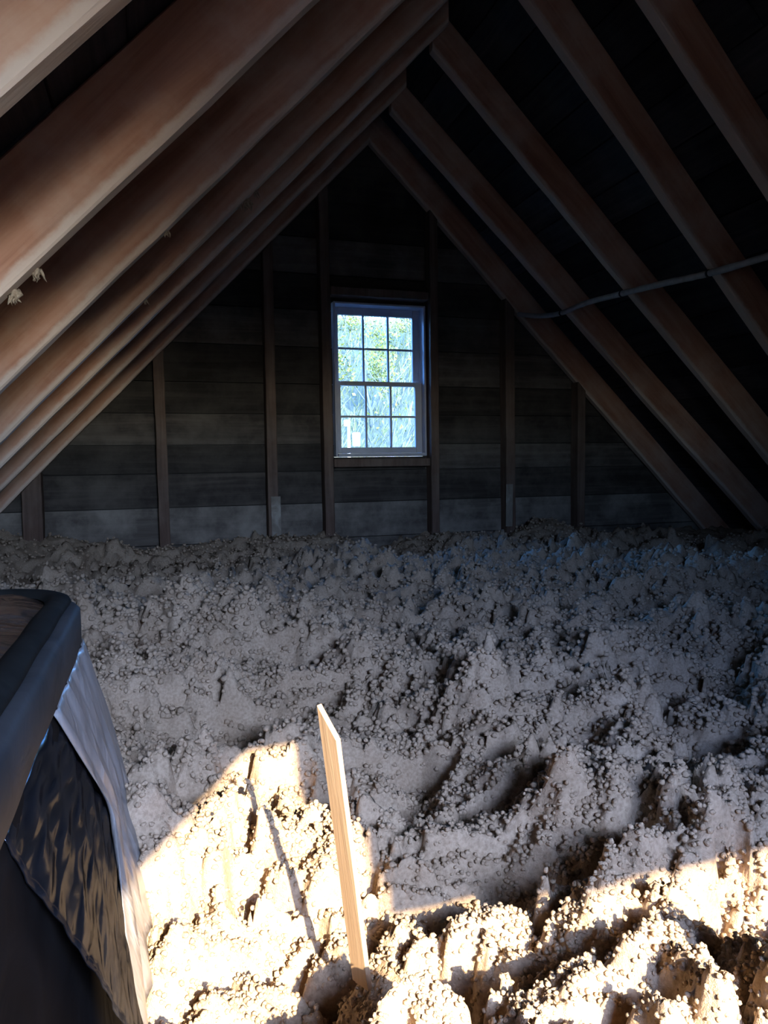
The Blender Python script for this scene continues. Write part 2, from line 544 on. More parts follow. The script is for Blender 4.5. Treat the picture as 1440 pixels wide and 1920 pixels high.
# studs
SF = 4.705        # room side face
STUDS = [
    (-2.178, -2.069, 'short dusty stud at the far left foot of the roof'),
    (-1.409, -1.346, 'dusty gable stud, second from the left, under the left rafters'),
    (-0.728, -0.663, 'gable stud left of the window with a pale marker strip at its foot'),
    (-0.353, -0.290, 'tall gable stud directly beside the left of the window'),
    (0.408, 0.468, 'tall gable stud directly beside the right of the window'),
    (0.983, 1.055, 'gable stud right of the window where the cable starts'),
    (1.570, 1.634, 'faint gable stud in the darkest right corner'),
]
for i, (a, b, lb) in enumerate(STUDS):
    mtop = ML if (a + b) < 0 else MR
    za, zb = H - mtop * abs(a) - 0.004, H - mtop * abs(b) - 0.004
    rr = random.Random(300 + i)
    nseg = 16
    vs, fs = [], []
    for k in range(nseg + 1):
        t = k / nseg
        ja, jb, jf = (rr.uniform(-0.0015, 0.0015) for _ in range(3))
        z_a, z_b = -0.2 + (za + 0.2) * t, -0.2 + (zb + 0.2) * t
        c = 0.004
        sk = 0.012 * (t - 0.5) * (-1 if i % 2 else 1) * 0.5
        xa, xb = a + ja + sk, b + jb + sk
        vs += [(xa + c, SF + jf, z_a), (xb - c, SF + jf, z_b), (xb, SF + c, z_b), (xb, Y_GABLE - 0.001, z_b), (xa, Y_GABLE - 0.001, z_a), (xa, SF + c, z_a)]
    for k in range(nseg):
        for q in range(6):
            fs.append((k * 6 + q, k * 6 + (q + 1) % 6, (k + 1) * 6 + (q + 1) % 6, (k + 1) * 6 + q))
    fs.append(tuple(range(5, -1, -1))); fs.append(tuple(nseg * 6 + q for q in range(6)))
    me = mesh('wall_stud', vs, fs)
    o = Vector(((a + b) / 2, SF, -0.2))
    me.transform(Matrix.Translation(-o))
    fix_normals(me)
    st = link('wall_stud', me, M['stud'], None, Matrix.Translation(o))
    tag(st, lb, 'stud', 'gable wall studs')

# window header and sill blocking between the studs
for (z0, z1, lb, nm) in ((1.775, 1.83, 'dark header block between the studs over the window', 'header_block'), (0.645, 0.70, 'dark sill block between the studs under the window', 'sill_block')):
    mb = MB().box(-0.34 + 0.055, 0.40, -0.045, 0.045, -(z1 - z0) / 2, (z1 - z0) / 2, 0.004)
    o = mb.build(nm, M['stud'], None, matrix=Matrix.Translation((0, 4.752, (z0 + z1) / 2)))
    tag(o, lb, 'block')

# ------------------------------------------------------------------ window
win = tag(empty('window_1', (0.069, Y_GABLE, WZ0)), 'double hung twelve pane window in the gable wall', kind='structure')
ox, oy, oz = 0.069, Y_GABLE, WZ0


def wbox(mb, x0, x1, y0, y1, z0, z1, b=0.003):
    return mb.box(x0 - ox, x1 - ox, y0 - oy, y1 - oy, z0 - oz, z1 - oz, b)


fx0, fx1, fz0, fz1 = -0.258, 0.396, 0.716, 1.746
mb = MB()
wbox(mb, fx0, fx0 + 0.014, 4.76, 4.90, fz0, fz1)
wbox(mb, fx1 - 0.014, fx1, 4.76, 4.90, fz0, fz1)
wbox(mb, fx0 + 0.014, fx1 - 0.014, 4.76, 4.90, fz1 - 0.014, fz1)
mb.build('window_frame', M['sash'], win)
mb = MB()
wbox(mb, fx0 + 0.014, fx1 - 0.014, 4.745, 4.92, fz0, fz0 + 0.02)
mb.build('window_sill', M['sash'], win)
# parting stops
mb = MB()
for xx in (fx0 + 0.014, fx1 - 0.024):
    wbox(mb, xx, xx + 0.010, 4.842, 4.850, fz0 + 0.02, fz1 - 0.014, 0.001)
mb.build('parting_stop', M['sash'], win)
sx0, sx1 = fx0 + 0.016, fx1 - 0.016
zmid = 1.213


def sash(name, y0, y1, z0, z1, bot, top):
    st = 0.036
    mb = MB()
    wbox(mb, sx0, sx0 + st, y0, y1, z0, z1)
    wbox(mb, sx1 - st - 0.012, sx1, y0, y1, z0, z1)
    wbox(mb, sx0 + st, sx1 - st - 0.012, y0, y1, z0, z0 + bot)
    wbox(mb, sx0 + st, sx1 - st - 0.012, y0, y1, z1 - top, z1)
    s = mb.build(name, M['sash'], win)
    px0, px1, pz0, pz1 = sx0 + st, sx1 - st - 0.012, z0 + bot, z1 - top
    mw = 0.013
    cw = (px1 - px0) / 3
    for k in (1, 2):
        mb = MB()
        wbox(mb, px0 + k * cw - mw / 2, px0 + k * cw + mw / 2, y0 + 0.002, y1 - 0.006, pz0, pz1, 0.003)
        mb.build('muntin', M['sash'], s)
    zc = (pz0 + pz1) / 2
    for k in range(3):
        a = px0 + k * cw + (mw / 2 if k else 0) + 0.0005
        b = px0 + (k + 1) * cw - (mw / 2 if k < 2 else 0) - 0.0005
        mb = MB()
        wbox(mb, a, b, y0 + 0.003, y1 - 0.007, zc - mw / 2, zc + mw / 2, 0.003)
        mb.build('muntin', M['sash'], s)
        for (q0, q1) in ((pz0, zc - mw / 2), (zc + mw / 2, pz1)):
            mb = MB()
            wbox(mb, a, b, (y0 + y1) / 2 + 0.004, (y0 + y1) / 2 + 0.007, q0, q1, 0)
            mb.build('pane', M['glass'], s)
    return s


sash('upper_sash', 4.852, 4.884, zmid - 0.012, fz1 - 0.016, 0.028, 0.05)
sash('lower_sash', 4.808, 4.840, fz0 + 0.022, zmid + 0.014, 0.04, 0.028)

# ------------------------------------------------------------------ rear gable (behind the viewer) with its opening
wall_front = tag(empty('wall_front', (0, Y_REAR, 0)), 'rear gable wall boards behind the viewer', kind='structure')
OX0, OX1, OZ0, OZ1 = -1.32, -0.40, 0.91, 1.46


def open_left(z):
    return OX0 if z < 1.17 else OX0 + (z - 1.17) * 1.10        # the opening's corner follows the roof slope


zs = [-0.25, 0.0, 0.45, OZ0, 0.96, 1.0, 1.17, OZ1, 1.7, 1.95, 2.2, 2.45, 2.7, 2.97]
for z0, z1 in zip(zs[:-1], zs[1:]):
    for name, g, ya, yb in (('board', 0.001, -0.024, 0.0), ('siding', 0.0, -0.05, -0.026)):
        a, b = z0 + g, z1 - g
        mat_ = M['board'] if name == 'board' else M['siding']
        if b <= OZ0 + 1e-6 or a >= OZ1 - 1e-6:
            MB().prism_y([(xl(a), a), (xr(a), a), (xr(b), b), (xl(b), b)], ya, yb).build(name, mat_, wall_front)
        else:
            MB().prism_y([(xl(a), a), (open_left(a), a), (open_left(b), b), (xl(b), b)], ya, yb).build(name, mat_, wall_front)
            MB().prism_y([(OX1, a), (xr(a), a), (xr(b), b), (OX1, b)], ya, yb).build(name, mat_, wall_front)
mb = MB()  # unseen sheet added to cut the upper right out of the sun patch
mb.box(-0.28, 0.28, -0.006, 0.006, -0.21, 0.21, 0.001)
o = mb.build('sun_block_sheet', M['plywood'], None, matrix=Matrix.Translation((-0.645, Y_REAR + 0.008, 1.28)))
tag(o, 'added plywood sheet blocking the upper right of the sun beam', 'board')

# unseen added door of the rear opening, keeps light off the right slope
hd = tag(empty('light_baffle', (-0.385, Y_REAR + 0.03, 0.76)), 'added board door swung open beside the rear opening', 'baffle')
for k in range(4):
    MB().box(-0.011, 0.011, k * 0.22 + 0.001, k * 0.22 + 0.219, 0, 0.92, 0.002).build('plank', M['board'], hd)
for zz in (0.12, 0.74):
    MB().box(0.0115, 0.030, 0.03, 0.85, zz, zz + 0.08, 0.002).build('batten', M['board'], hd)

# ------------------------------------------------------------------ floor
fl = MB().box(-3.3, 3.5, Y_REAR - 0.02, Y_GABLE + 0.03, -0.30, -0.26).build('floor', M['subfloor'])
tag(fl, 'attic floor buried under the insulation', kind='structure')

# ------------------------------------------------------------------ blown insulation (uncountable): one sculpted surface


def hash2(ix, iy, seed):
    n = (ix.astype(np.int64) * 374761393 + iy.astype(np.int64) * 668265263 + seed * 1274126177) & 0xffffffff
    n = ((n ^ (n >> 13)) * 1274126177) & 0xffffffff
    n = ((n ^ (n >> 15)) * 2246822519) & 0xffffffff
    return ((n ^ (n >> 16)) & 0xffffff) / float(0xffffff)


def vnoise(x, y, seed):
    ix, iy = np.floor(x), np.floor(y)
    fx, fy = x - ix, y - iy
    u, v = fx * fx * fx * (fx * (fx * 6 - 15) + 10), fy * fy * fy * (fy * (fy * 6 - 15) + 10)
    a, b = hash2(ix, iy, seed), hash2(ix + 1, iy, seed)
    c, d = hash2(ix, iy + 1, seed), hash2(ix + 1, iy + 1, seed)
    return (a + (b - a) * u + (c - a) * v + (a - b - c + d) * u * v) * 2 - 1


def fbm(x, y, seed, oct=4, gain=0.5):
    s, a, t = 0, 1.0, 0
    for o in range(oct):
        c, sn = math.cos(o * 1.1 + 0.4), math.sin(o * 1.1 + 0.4)
        k = 2.03 ** o
        s = s + a * vnoise((x * c - y * sn) * k + 17.3 * o, (x * sn + y * c) * k + 5.1 * o, seed + o)
        t += a
        a *= gain
    return s / t


def bumps(x, y, size, seed, rmin=0.62):
    """rounded nodules: highest hemisphere over the 3x3 cells"""
    x, y = x / size, y / size
    ix, iy = np.floor(x), np.floor(y)
    best = np.zeros_like(x)
    for dx in (-1, 0, 1):
        for dy in (-1, 0, 1):
            cx, cy = ix + dx, iy + dy
            px = cx + 0.5 + 0.8 * (hash2(cx, cy, seed) - 0.5)
            py = cy + 0.5 + 0.8 * (hash2(cx, cy, seed + 1) - 0.5)
            r = rmin + 0.38 * hash2(cx, cy, seed + 2)
            d2 = ((x - px) ** 2 + (y - py) ** 2) / (r * r)
            best = np.maximum(best, r * np.sqrt(np.maximum(0, 1 - d2)))
    return best * size


def pnoise(x, y, seed):
    ix, iy = np.floor(x), np.floor(y)
    fx, fy = x - ix, y - iy
    u, v = fx * fx * fx * (fx * (fx * 6 - 15) + 10), fy * fy * fy * (fy * (fy * 6 - 15) + 10)

    def g(dx, dy):
        a = hash2(ix + dx, iy + dy, seed) * 2 * math.pi
        return np.cos(a) * (fx - dx) + np.sin(a) * (fy - dy)
    a, b, c, d = g(0, 0), g(1, 0), g(0, 1), g(1, 1)
    return (a + (b - a) * u + (c - a) * v + (a - b - c + d) * u * v) * 1.5


def billow(x, y, size, seed):
    """rounded clumps parted by sharp creases, 0 in the crease to about 1 on top"""
    c, s = math.cos(seed * 1.7), math.sin(seed * 1.7)
    X, Y = (x * c - y * s) / size, (x * s + y * c) / size
    return np.abs(pnoise(X, Y, seed)) + 0.0


WALLX = [-3.2, -2.26, -1.84, -1.41, -0.70, -0.33, 0.005, 0.44, 0.82, 1.185, 1.52, 2.7, 3.4]
WALLZ = [0.27, 0.255, 0.235, 0.185, 0.195, 0.225, 0.07, 0.195, 0.13, 0.235, 0.10, 0.125, 0.10]


def terrain(x, y):
    def sm(t): t = np.clip(t, 0, 1); return t * t * (3 - 2 * t)
    base = 0.085 + 0.03 * sm((y - 1.2) / 1.8)
    wz = np.interp(x, WALLX, WALLZ)
    base = base + (wz - base) * sm((y - 3.6) / 1.1)
    # rise towards the left eave with a crest in front of a hollow
    left = sm((-0.75 - x) / 0.7)
    base = base + left * (0.085 * np.exp(-((y - 2.75) / 0.55) ** 2) - 0.09 * np.exp(-((y - 3.75) / 0.42) ** 2))
    # mound in front of the right studs
    base = base + 0.05 * np.exp(-((x - 1.1) / 0.3) ** 2 - ((y - 4.4) / 0.25) ** 2)
    # bank along the right foreground
    base = base + 0.025 * np.exp(-((x + 0.45) / 0.3) ** 2 - ((y - 0.95) / 0.28) ** 2)
    base = base - 0.035 * np.exp(-((x + 0.95) / 0.16) ** 2 - ((y - 1.15) / 0.25) ** 2)
    # furrow running across behind the sunlit crest
    fy = 1.60 + 0.05 * np.sin(x * 9 + 1) + 0.10 * (x + 1.2) ** 2
    fm = sm((x + 1.75) / 0.25) * sm((-0.80 - x) / 0.3)
    base = base + fm * (0.022 * np.exp(-((y - fy + 0.15) / 0.09) ** 2) - 0.075 * np.exp(-((y - fy) / 0.065) ** 2))
    # little hollow round the stick
    base = base - 0.03 * np.exp(-((x + 1.24) / 0.06) ** 2 - ((y - 0.83) / 0.07) ** 2)
    wx, wy = x + 0.06 * fbm(x * 4, y * 4, 51, 3), y + 0.06 * fbm(x * 4 + 9, y * 4 + 3, 61, 3)
    big = 0.036 * fbm(wx * 1.9, wy * 2.4, 11, 2) + 0.050 * fbm(wx * 5.5, wy * 7.0, 23, 4, 0.6)
    rid = fbm(wx * 3.2 + wy * 1.3, wy * 4.8 - wx * 0.8, 37, 3)
    crack = -0.060 * np.exp(-(rid / 0.042) ** 2) * sm(fbm(x * 2.2, y * 2.2, 71, 2) * 1.6 + 0.55)
    pits = -0.080 * sm((fbm(wx * 6 + 30, wy * 8.5, 83, 3) - 0.25) / 0.22)
    near = 1 + 0.3 * sm((1.25 - y) / 0.4)
    pl = fbm(wx * 3.4 + wy * 1.1 + 2, wy * 6.2 - wx * 1.0, 201, 4, 0.55)
    plates = 0.028 * (sm((pl + 0.28) / 0.07) + sm((pl - 0.0) / 0.07) + sm((pl - 0.26) / 0.07)) - 0.042
    calm = 1 - 0.5 * sm((y - 3.7) / 0.8)
    z = base + (big * 1.1 + crack + plates * 1.25 + pits * near) * calm
    fl_ = calm * 0.30 + 0.70 * sm(fbm(x * 2.6 + 4, y * 2.6, 91, 2) * 1.4 + 0.5)      # loose or settled
    jx, jy = x + 0.006 * fbm(x * 26, y * 26, 101, 2), y + 0.006 * fbm(x * 26 + 7, y * 26, 103, 2)
    z = z + fl_ * (0.095 * near * billow(jx, jy, 0.13, 3) + 0.046 * near * billow(jx, jy, 0.062, 5) + 0.022 * billow(jx, jy, 0.031, 8))
    z = z + (0.5 + 0.5 * fl_) * (0.006 * billow(jx, jy, 0.0165, 13) + 0.7 * bumps(jx + 1.7, jy + 2.1, 0.0125, 131, 0.45) + 0.7 * sm((y - 1.0) / 0.8) * bumps(jx + 0.3, jy + 1.1, 0.024, 151, 0.45) + 0.6 * sm((y - 2.2) / 0.8) * bumps(jx + 5.3, jy + 1.7, 0.045, 161, 0.45))
    z = z + 0.0030 * fbm(x * 190, y * 190, 141, 2)
    return z - 0.048 - 0.012 * (near - 1)


def insulation():
    c0 = np.array([CAM.x, CAM.y])
    fine = np.arange(math.radians(-24), math.radians(62), 0.0034)      # azimuth from +y towards +x
    coarse = np.linspace(math.radians(62), math.radians(336), 70)
    az = np.concatenate([fine, coarse])[:-1]
    rad = [0.22]
    while rad[-1] < 6.6:
        rad.append(rad[-1] * (1.0 + (0.0036 if rad[-1] < 3 else 0.0042)))
    rad = np.array(rad)
    A, Rr = np.meshgrid(az, rad)
    jr = np.random.default_rng(3)
    Rr = Rr * (1 + (jr.random(Rr.shape) - 0.5) * 0.0014)
    X = c0[0] + Rr * np.sin(A)
    Y = c0[1] + Rr * np.cos(A)
    XL, XR, YA, YB = -2.76, 2.92, Y_REAR + 0.004, Y_GABLE - 0.004 + 0.0
    out = (X < XL) | (X > XR) | (Y < YA) | (Y > YB)
    X = np.clip(X, XL, XR); Y = np.clip(Y, YA, YB)
    keep = ~out
    Z = terrain(X.ravel(), Y.ravel()).reshape(X.shape)
    # undercut: push the high sides of nodules outwards so that they bulge
    na, nr = X.shape[1], X.shape[0]
    V = np.stack([X, Y, Z], -1).reshape(-1, 3)
    idx = np.arange(nr * na).reshape(nr, na)
    q = np.stack([idx[:-1, :], idx[:-1, :].take(np.r_[1:na, 0], 1), idx[1:, :].take(np.r_[1:na, 0], 1), idx[1:, :]], -1).reshape(-1, 4)
    k = keep.ravel()
    q = q[k[q].any(1)]
    # centre cap
    ci = len(V)
    V = np.vstack([V, [[c0[0], c0[1], 0.09]]])
    me = bpy.data.meshes.new('blown_insulation')
    tri = np.stack([np.full(na, ci), idx[0].take(np.r_[1:na, 0]), idx[0]], -1)
    # loose nodules resting on the surface: small irregular crumbs, denser where the material is fluffy
    rg = np.random.default_rng(12)
    st = 0.0060
    ga = np.arange(math.radians(-20), math.radians(58), st)
    gr = np.exp(np.arange(math.log(0.42), math.log(5.6), st))
    GA, GR = np.meshgrid(ga, gr)
    GA = (GA + (rg.random(GA.shape) - 0.5) * st * 1.1).ravel()
    GR = (GR * (1 + (rg.random(GR.shape) - 0.5) * st * 1.1)).ravel()
    nx_, ny_ = c0[0] + GR * np.sin(GA), c0[1] + GR * np.cos(GA)
    ok = (nx_ > XL + 0.02) & (nx_ < XR - 0.02) & (ny_ < YB - 0.02)
    ok &= ~((nx_ < -1.50) & (nx_ > -2.16) & (ny_ < 1.24))
    ok &= rg.random(len(nx_)) < 0.80 + 0.25 * np.clip(fbm(nx_ * 7, ny_ * 7, 171, 2) * 2, -1, 1)
    nx_, ny_, GR = nx_[ok], ny_[ok], GR[ok]
    nz_ = terrain(nx_, ny_)
    N = len(nx_)
    t_ = (1 + 5 ** 0.5) / 2
    ico = np.array([(-1, t_, 0), (1, t_, 0), (-1, -t_, 0), (1, -t_, 0), (0, -1, t_), (0, 1, t_), (0, -1, -t_), (0, 1, -t_), (t_, 0, -1), (t_, 0, 1), (-t_, 0, -1), (-t_, 0, 1)])
    ico /= np.linalg.norm(ico[0])
    icf = np.array([(0, 11, 5), (0, 5, 1), (0, 1, 7), (0, 7, 10), (0, 10, 11), (1, 5, 9), (5, 11, 4), (11, 10, 2), (10, 7, 6), (7, 1, 8), (3, 9, 4), (3, 4, 2), (3, 2, 6), (3, 6, 8), (3, 8, 9), (4, 9, 5), (2, 4, 11), (6, 2, 10), (8, 6, 7), (9, 8, 1)])
    size = np.clip(GR, 0.5, 2.2) * rg.uniform(0.0021, 0.0048, N)
    rad_ = rg.uniform(0.75, 1.25, (N, 12, 1))
    scl = np.stack([rg.uniform(0.8, 1.25, N), rg.uniform(0.8, 1.25, N), rg.uniform(0.7, 1.15, N)], -1)[:, None, :]
    th = rg.uniform(0, 2 * math.pi, N)
    P = ico[None] * rad_ * scl * size[:, None, None]
    cs, sn = np.cos(th)[:, None], np.sin(th)[:, None]
    P = np.stack([P[..., 0] * cs - P[..., 1] * sn, P[..., 0] * sn + P[..., 1] * cs, P[..., 2]], -1)
    P += np.stack([nx_, ny_, nz_ + size * rg.uniform(-0.1, 1.5, N)], -1)[:, None, :]
    nf = (icf[None] + (len(V) + np.arange(N) * 12)[:, None, None]).reshape(-1, 3)
    V = np.vstack([V, P.reshape(-1, 3)])
    tri = np.vstack([tri, nf])
    loops = np.concatenate([q.ravel()[:], tri.ravel()])
    starts = np.concatenate([np.arange(len(q)) * 4, len(q) * 4 + np.arange(len(tri)) * 3])
    me.vertices.add(len(V)); me.vertices.foreach_set('co', V.ravel())
    me.loops.add(len(loops)); me.loops.foreach_set('vertex_index', loops.astype(np.int32))
    me.polygons.add(len(starts)); me.polygons.foreach_set('loop_start', starts.astype(np.int32))
    me.polygons.foreach_set('use_smooth', np.ones(len(starts), dtype=bool))
    me.update(calc_edges=True)
    me.validate()
    if me.polygons[0].normal.z < 0:
        me.flip_normals()
    o = link('blown_insulation', me, M['insulation'])
    tag(o, 'clumpy grey brown blown cellulose insulation covering the whole attic floor', 'insulation', kind='stuff')


insulation()


def ground_z(x, y):
    return float(terrain(np.array([x]), np.array([y]))[0])


# ------------------------------------------------------------------ depth stick in the foreground
def stick():
    w, t, L = 0.029, 0.0065, 0.345
    # pointed top: one edge higher than the other; slight wear along the edges
    rr = random.Random(4)
    n = 14
    vs, fs = [], []
    for i in range(n + 1):
        s = i / n
        lo, hi = L * s, (L - 0.036) * s
        e = rr.uniform(-0.0005, 0.0005)
        vs += [(-w / 2 + e, -t / 2, lo), (w / 2 + e, -t / 2, hi), (w / 2 + e, t / 2, hi), (-w / 2 + e, t / 2, lo)]
    for i in range(n):
        for k in range(4):
            fs.append((i * 4 + k, i * 4 + (k + 1) % 4, (i + 1) * 4 + (k + 1) % 4, (i + 1) * 4 + k))
    fs.append((3, 2, 1, 0)); fs.append(tuple(n * 4 + k for k in range(4)))
    me = fix_normals(mesh('depth_stick', vs, fs))
    o = link('depth_stick', me, M['stick'])
    o.location = (-1.222, 0.805, 0.030)
    up = Vector((-0.030, 0.0, 0.28)).normalized()
    nrm = Vector((-0.91, -0.40, 0))                     # broad face turns to the left of the viewer
    fwd = (nrm - up * nrm.dot(up)).normalized()         # -local y
    yv = -fwd
    xv = yv.cross(up)
    o.matrix_basis = Matrix(((xv.x, yv.x, up.x, o.location.x), (xv.y, yv.y, up.y, o.location.y), (xv.z, yv.z, up.z, o.location.z), (0, 0, 0, 1)))
    tag(o, 'slanted tip wooden stick standing upright in the sunlit foreground insulation', 'stick')


stick()

# marker strips on the studs
for (x0, x1, z0, z1, tilt, lb) in ((-0.712, -0.650, 0.155, 0.462, 0.0, 'pale marker strip on the stud left of the window, worn white at the bottom'),
                                   (0.972, 1.026, 0.20, 0.505, 0.02, 'dim marker strip on the stud right of the window above the mound')):
    mb = MB().box(-(x1 - x0) / 2, (x1 - x0) / 2, -0.004, 0.0, 0, z1 - z0, 0.001)
    o = mb.build('marker_strip', M['marker'], None, matrix=Matrix.Translation(((x0 + x1) / 2, SF - 0.0025, z0)) @ Matrix.Rotation(tilt, 4, 'Y'))
    tag(o, lb, 'marker', 'depth markers on the studs')

# ------------------------------------------------------------------ wrapped hatch box in the left foreground
BX = -1.557


def hatch_box():
    root = empty('hatch_box', (-1.82, 0.55, 0.03))
    tag(root, 'black plastic wrapped box with a rounded lid in the left foreground', 'box')
    off = Vector(root.location)

    def rrect(x0, x1, y0, y1, r, n=7):
        pts = []
        for cx, cy, a0 in ((x1 - r, y1 - r, 0), (x0 + r, y1 - r, 90), (x0 + r, y0 + r, 180), (x1 - r, y0 + r, 270)):
            for k in range(n):
                a = math.radians(a0 + 90 * k / (n - 1))
                pts.append((cx + r * math.cos(a), cy + r * math.sin(a)))
        return pts

    def resample(pts, m):
        P = [Vector((p[0], p[1], 0)) for p in pts] + [Vector((pts[0][0], pts[0][1], 0))]
        ds = [0]
        for a, b in zip(P[:-1], P[1:]): ds.append(ds[-1] + (b - a).length)
        res, j = [], 0
        for k in range(m):
            t = ds[-1] * k / m
            while ds[j + 1] < t: j += 1
            f = (t - ds[j]) / max(1e-9, ds[j + 1] - ds[j])
            p = P[j].lerp(P[j + 1], f)
            res.append((p.x, p.y))
        return res

    def loft(rings, cap_top=False, cap_bot=False):
        mb = MB()
        n = len(rings[0])
        vs = [Vector(v) - off for r in rings for v in r]
        fs = []
        for i in range(len(rings) - 1):
            for k in range(n):
                fs.append((i * n + k, i * n + (k + 1) % n, (i + 1) * n + (k + 1) % n, (i + 1) * n + k))
        if cap_top: fs.append(tuple((len(rings) - 1) * n + k for k in range(n)))
        if cap_bot: fs.append(tuple(range(n - 1, -1, -1)))
        return mb.add(vs, fs)

    x0, x1, y0, y1 = -2.10, BX, -0.10, 1.19
    base = resample(rrect(x0, x1, y0, y1, 0.10), 320)
    cx, cy = (x0 + x1) / 2, (y0 + y1) / 2

    def ring(grow, z, wob=0.0, ph=0.0):
        res = []
        for (x, y) in base:
            dx = (x - cx) / ((x1 - x0) / 2); dy = (y - cy) / ((y1 - y0) / 2)
            gx = grow * max(-1, min(1, dx * 1.15)); gy = grow * max(-1, min(1, dy * 1.15))
            k = 0.0
            if wob:
                s = y * 1.0 + x * 0.7
                k = wob * (math.sin(s * 31 + z * 26 + ph) * 0.5 + math.sin(s * 13 - z * 40 + 1.3) * 0.35 + math.sin(z * 120 + s * 17) * 0.22)
            res.append((x + gx + k * dx, y + gy + k * dy, z))
        return res

    # body: draped film, flaring towards the insulation
    rings = []
    for i in range(26):
        t = i / 25
        z = 0.03 + (0.415 - 0.03) * t
        rings.append(ring(0.078 * (1 - t) ** 0.9 + 0.004, z, 0.0035 * (0.4 + 0.6 * (1 - t)), 0.4))
    loft(rings, True, True).build('body', M['matte_body'], root, smooth=True)
    # lower band of the lid
    prof = [(0.000, 0.400), (0.010, 0.401), (0.013, 0.406), (0.012, 0.452), (0.006, 0.460), (-0.012, 0.461)]
    loft([ring(g, z, 0.0012, 1.0) for g, z in prof], True, True).build('lid_band', M['rim_band'], root, smooth=True)
    # rolled edge above the crease
    prof = [(-0.016, 0.461), (-0.004, 0.463), (0.001, 0.467), (-0.002, 0.473), (-0.009, 0.477), (-0.017, 0.478), (-0.024, 0.476), (-0.030, 0.470)]
    loft([ring(g, z, 0.0012, 2.0) for g, z in prof], False, True).build('lid_roll', M['rim_roll'], root, smooth=True)
    # top sheet inside the roll, slightly sagging and crinkled
    nx, ny = 34, 70
    tx0, tx1, ty0, ty1 = x0 + 0.021, x1 - 0.021, y0 + 0.021, y1 - 0.021
    vs, fs = [], []
    for j in range(ny + 1):
        for i in range(nx + 1):
            u, v = i / nx, j / ny
            # squircle corners so the sheet stays under the rounded roll
            X = tx0 + (tx1 - tx0) * u; Y = ty0 + (ty1 - ty0) * v
            ex, ey = min(u, 1 - u), min(v, 1 - v)
            z = 0.479 + 0.004 * math.sin(X * 23 + Y * 9) * math.sin(Y * 19) + 0.003 * math.sin(X * 41 - Y * 33) - 0.010 * (1 - min(1, min(ex, ey) * 14))
            c = 0.08
            fxx = X; fyy = Y
            dxr = max(0, c - (tx1 - X)); dyr = max(0, c - (ty1 - Y))
            if dxr > 0 and dyr > 0:
                fxx -= 0.3 * dyr * (dxr / c); fyy -= 0.3 * dxr * (dyr / c)
            vs.append((fxx - off.x, fyy - off.y, z - off.z))
    for j in range(ny):
        for i in range(nx):
            a = j * (nx + 1) + i
            fs.append((a, a + 1, a + nx + 2, a + nx + 1))
    link('lid_sheet', mesh('lid_sheet', vs, fs), M['lid_film'], root, None, True)

    # glossy black film panel between the lid band and the cloudy flap
    nu, nv = 24, 40
    vs, fs = [], []
    for j in range(nv + 1):
        v = j / nv
        z = 0.402 - (0.402 - 0.045) * v
        yn = 0.54 + 0.12 * v
        yf = 0.80 + 0.13 * min(1.0, v * 2.2) - 0.20 * max(0.0, v - 0.5) / 0.5
        for i in range(nu + 1):
            u = i / nu
            yy = yn + (yf - yn) * u
            xx = BX + (0.078 + 0.035 * (1 - u) * min(1, v * 3)) * v ** 0.85 + 0.0075 + 0.0012 * math.sin(yy * 60 + v * 22) + 0.0010 * math.sin(v * 75 + yy * 25)
            vs.append((xx - off.x, yy - off.y, z - off.z))
    for j in range(nv):
        for i in range(nu):
            a = j * (nu + 1) + i
            fs.append((a, a + 1, a + nu + 2, a + nu + 1))
    fp = link('film_panel', mesh('film_panel', vs, fs), M['black_film'], root, None, True)
    sol = fp.modifiers.new('thickness', 'SOLIDIFY'); sol.thickness = 0.0012; sol.offset = 1
    tag(fp, 'glossy rippled black film panel')

    # loose cloudy film hanging over the far corner of the right side
    nu, nv = 30, 30
    vs, fs = [], []
    for j in range(nv + 1):
        v = j / nv                                 # 0 top, 1 bottom
        z = 0.405 - (0.405 - 0.05) * v
        # starts under the lid at the far corner, its near edge slants towards the viewer lower down
        y_near = 0.79 + 0.13 * min(1.0, v * 2.2) - 0.22 * max(0.0, v - 0.5) / 0.5
        flare = 0.080 * v ** 0.9 + 0.012
        for i in range(nu + 1):
            u = i / nu
            s = u
            y_far = 1.235 + 0.03 * v
            if s < 0.72:
                yy = y_near + (1.12 - y_near) * (s / 0.72)
                xx = BX + flare
            else:
                a = (s - 0.72) / 0.28 * math.radians(80)
                xx = BX + flare - 0.10 * (1 - math.cos(a))
                yy = 1.12 + (0.10 + flare) * math.sin(a)
            fold = 0.0035 * math.sin(s * 31 + v * 5) * (0.4 + 0.6 * v) + 0.0018 * math.sin(s * 63 - v * 9)
            vs.append((xx + fold - off.x, yy - off.y, z - off.z))
    for j in range(nv):
        for i in range(nu):
            a = j * (nu + 1) + i
            fs.append((a, a + 1, a + nu + 2, a + nu + 1))
    fm = link('film_flap', mesh('film_flap', vs, fs), M['clear_film'], root, None, True)
    sol = fm.modifiers.new('thickness', 'SOLIDIFY'); sol.thickness = 0.0012; sol.offset = 1
    tag(fm, 'cloudy grey film flap')


hatch_box()

# ------------------------------------------------------------------ cable along the right rafters
def catmull(P, n):
    P = [Vector(p) for p in P]
    P = [P[0] * 2 - P[1]] + P + [P[-1] * 2 - P[-2]]
    out = []
    for i in range(1, len(P) - 2):
        for k in range(n):
            t = k / n
            a, b, c, d = P[i - 1], P[i], P[i + 1], P[i + 2]
            out.append(0.5 * ((2 * b) + (c - a) * t + (2 * a - 5 * b + 4 * c - d) * t * t + (3 * b - a - 3 * c + d) * t ** 3))
    out.append(P[-2])
    return out


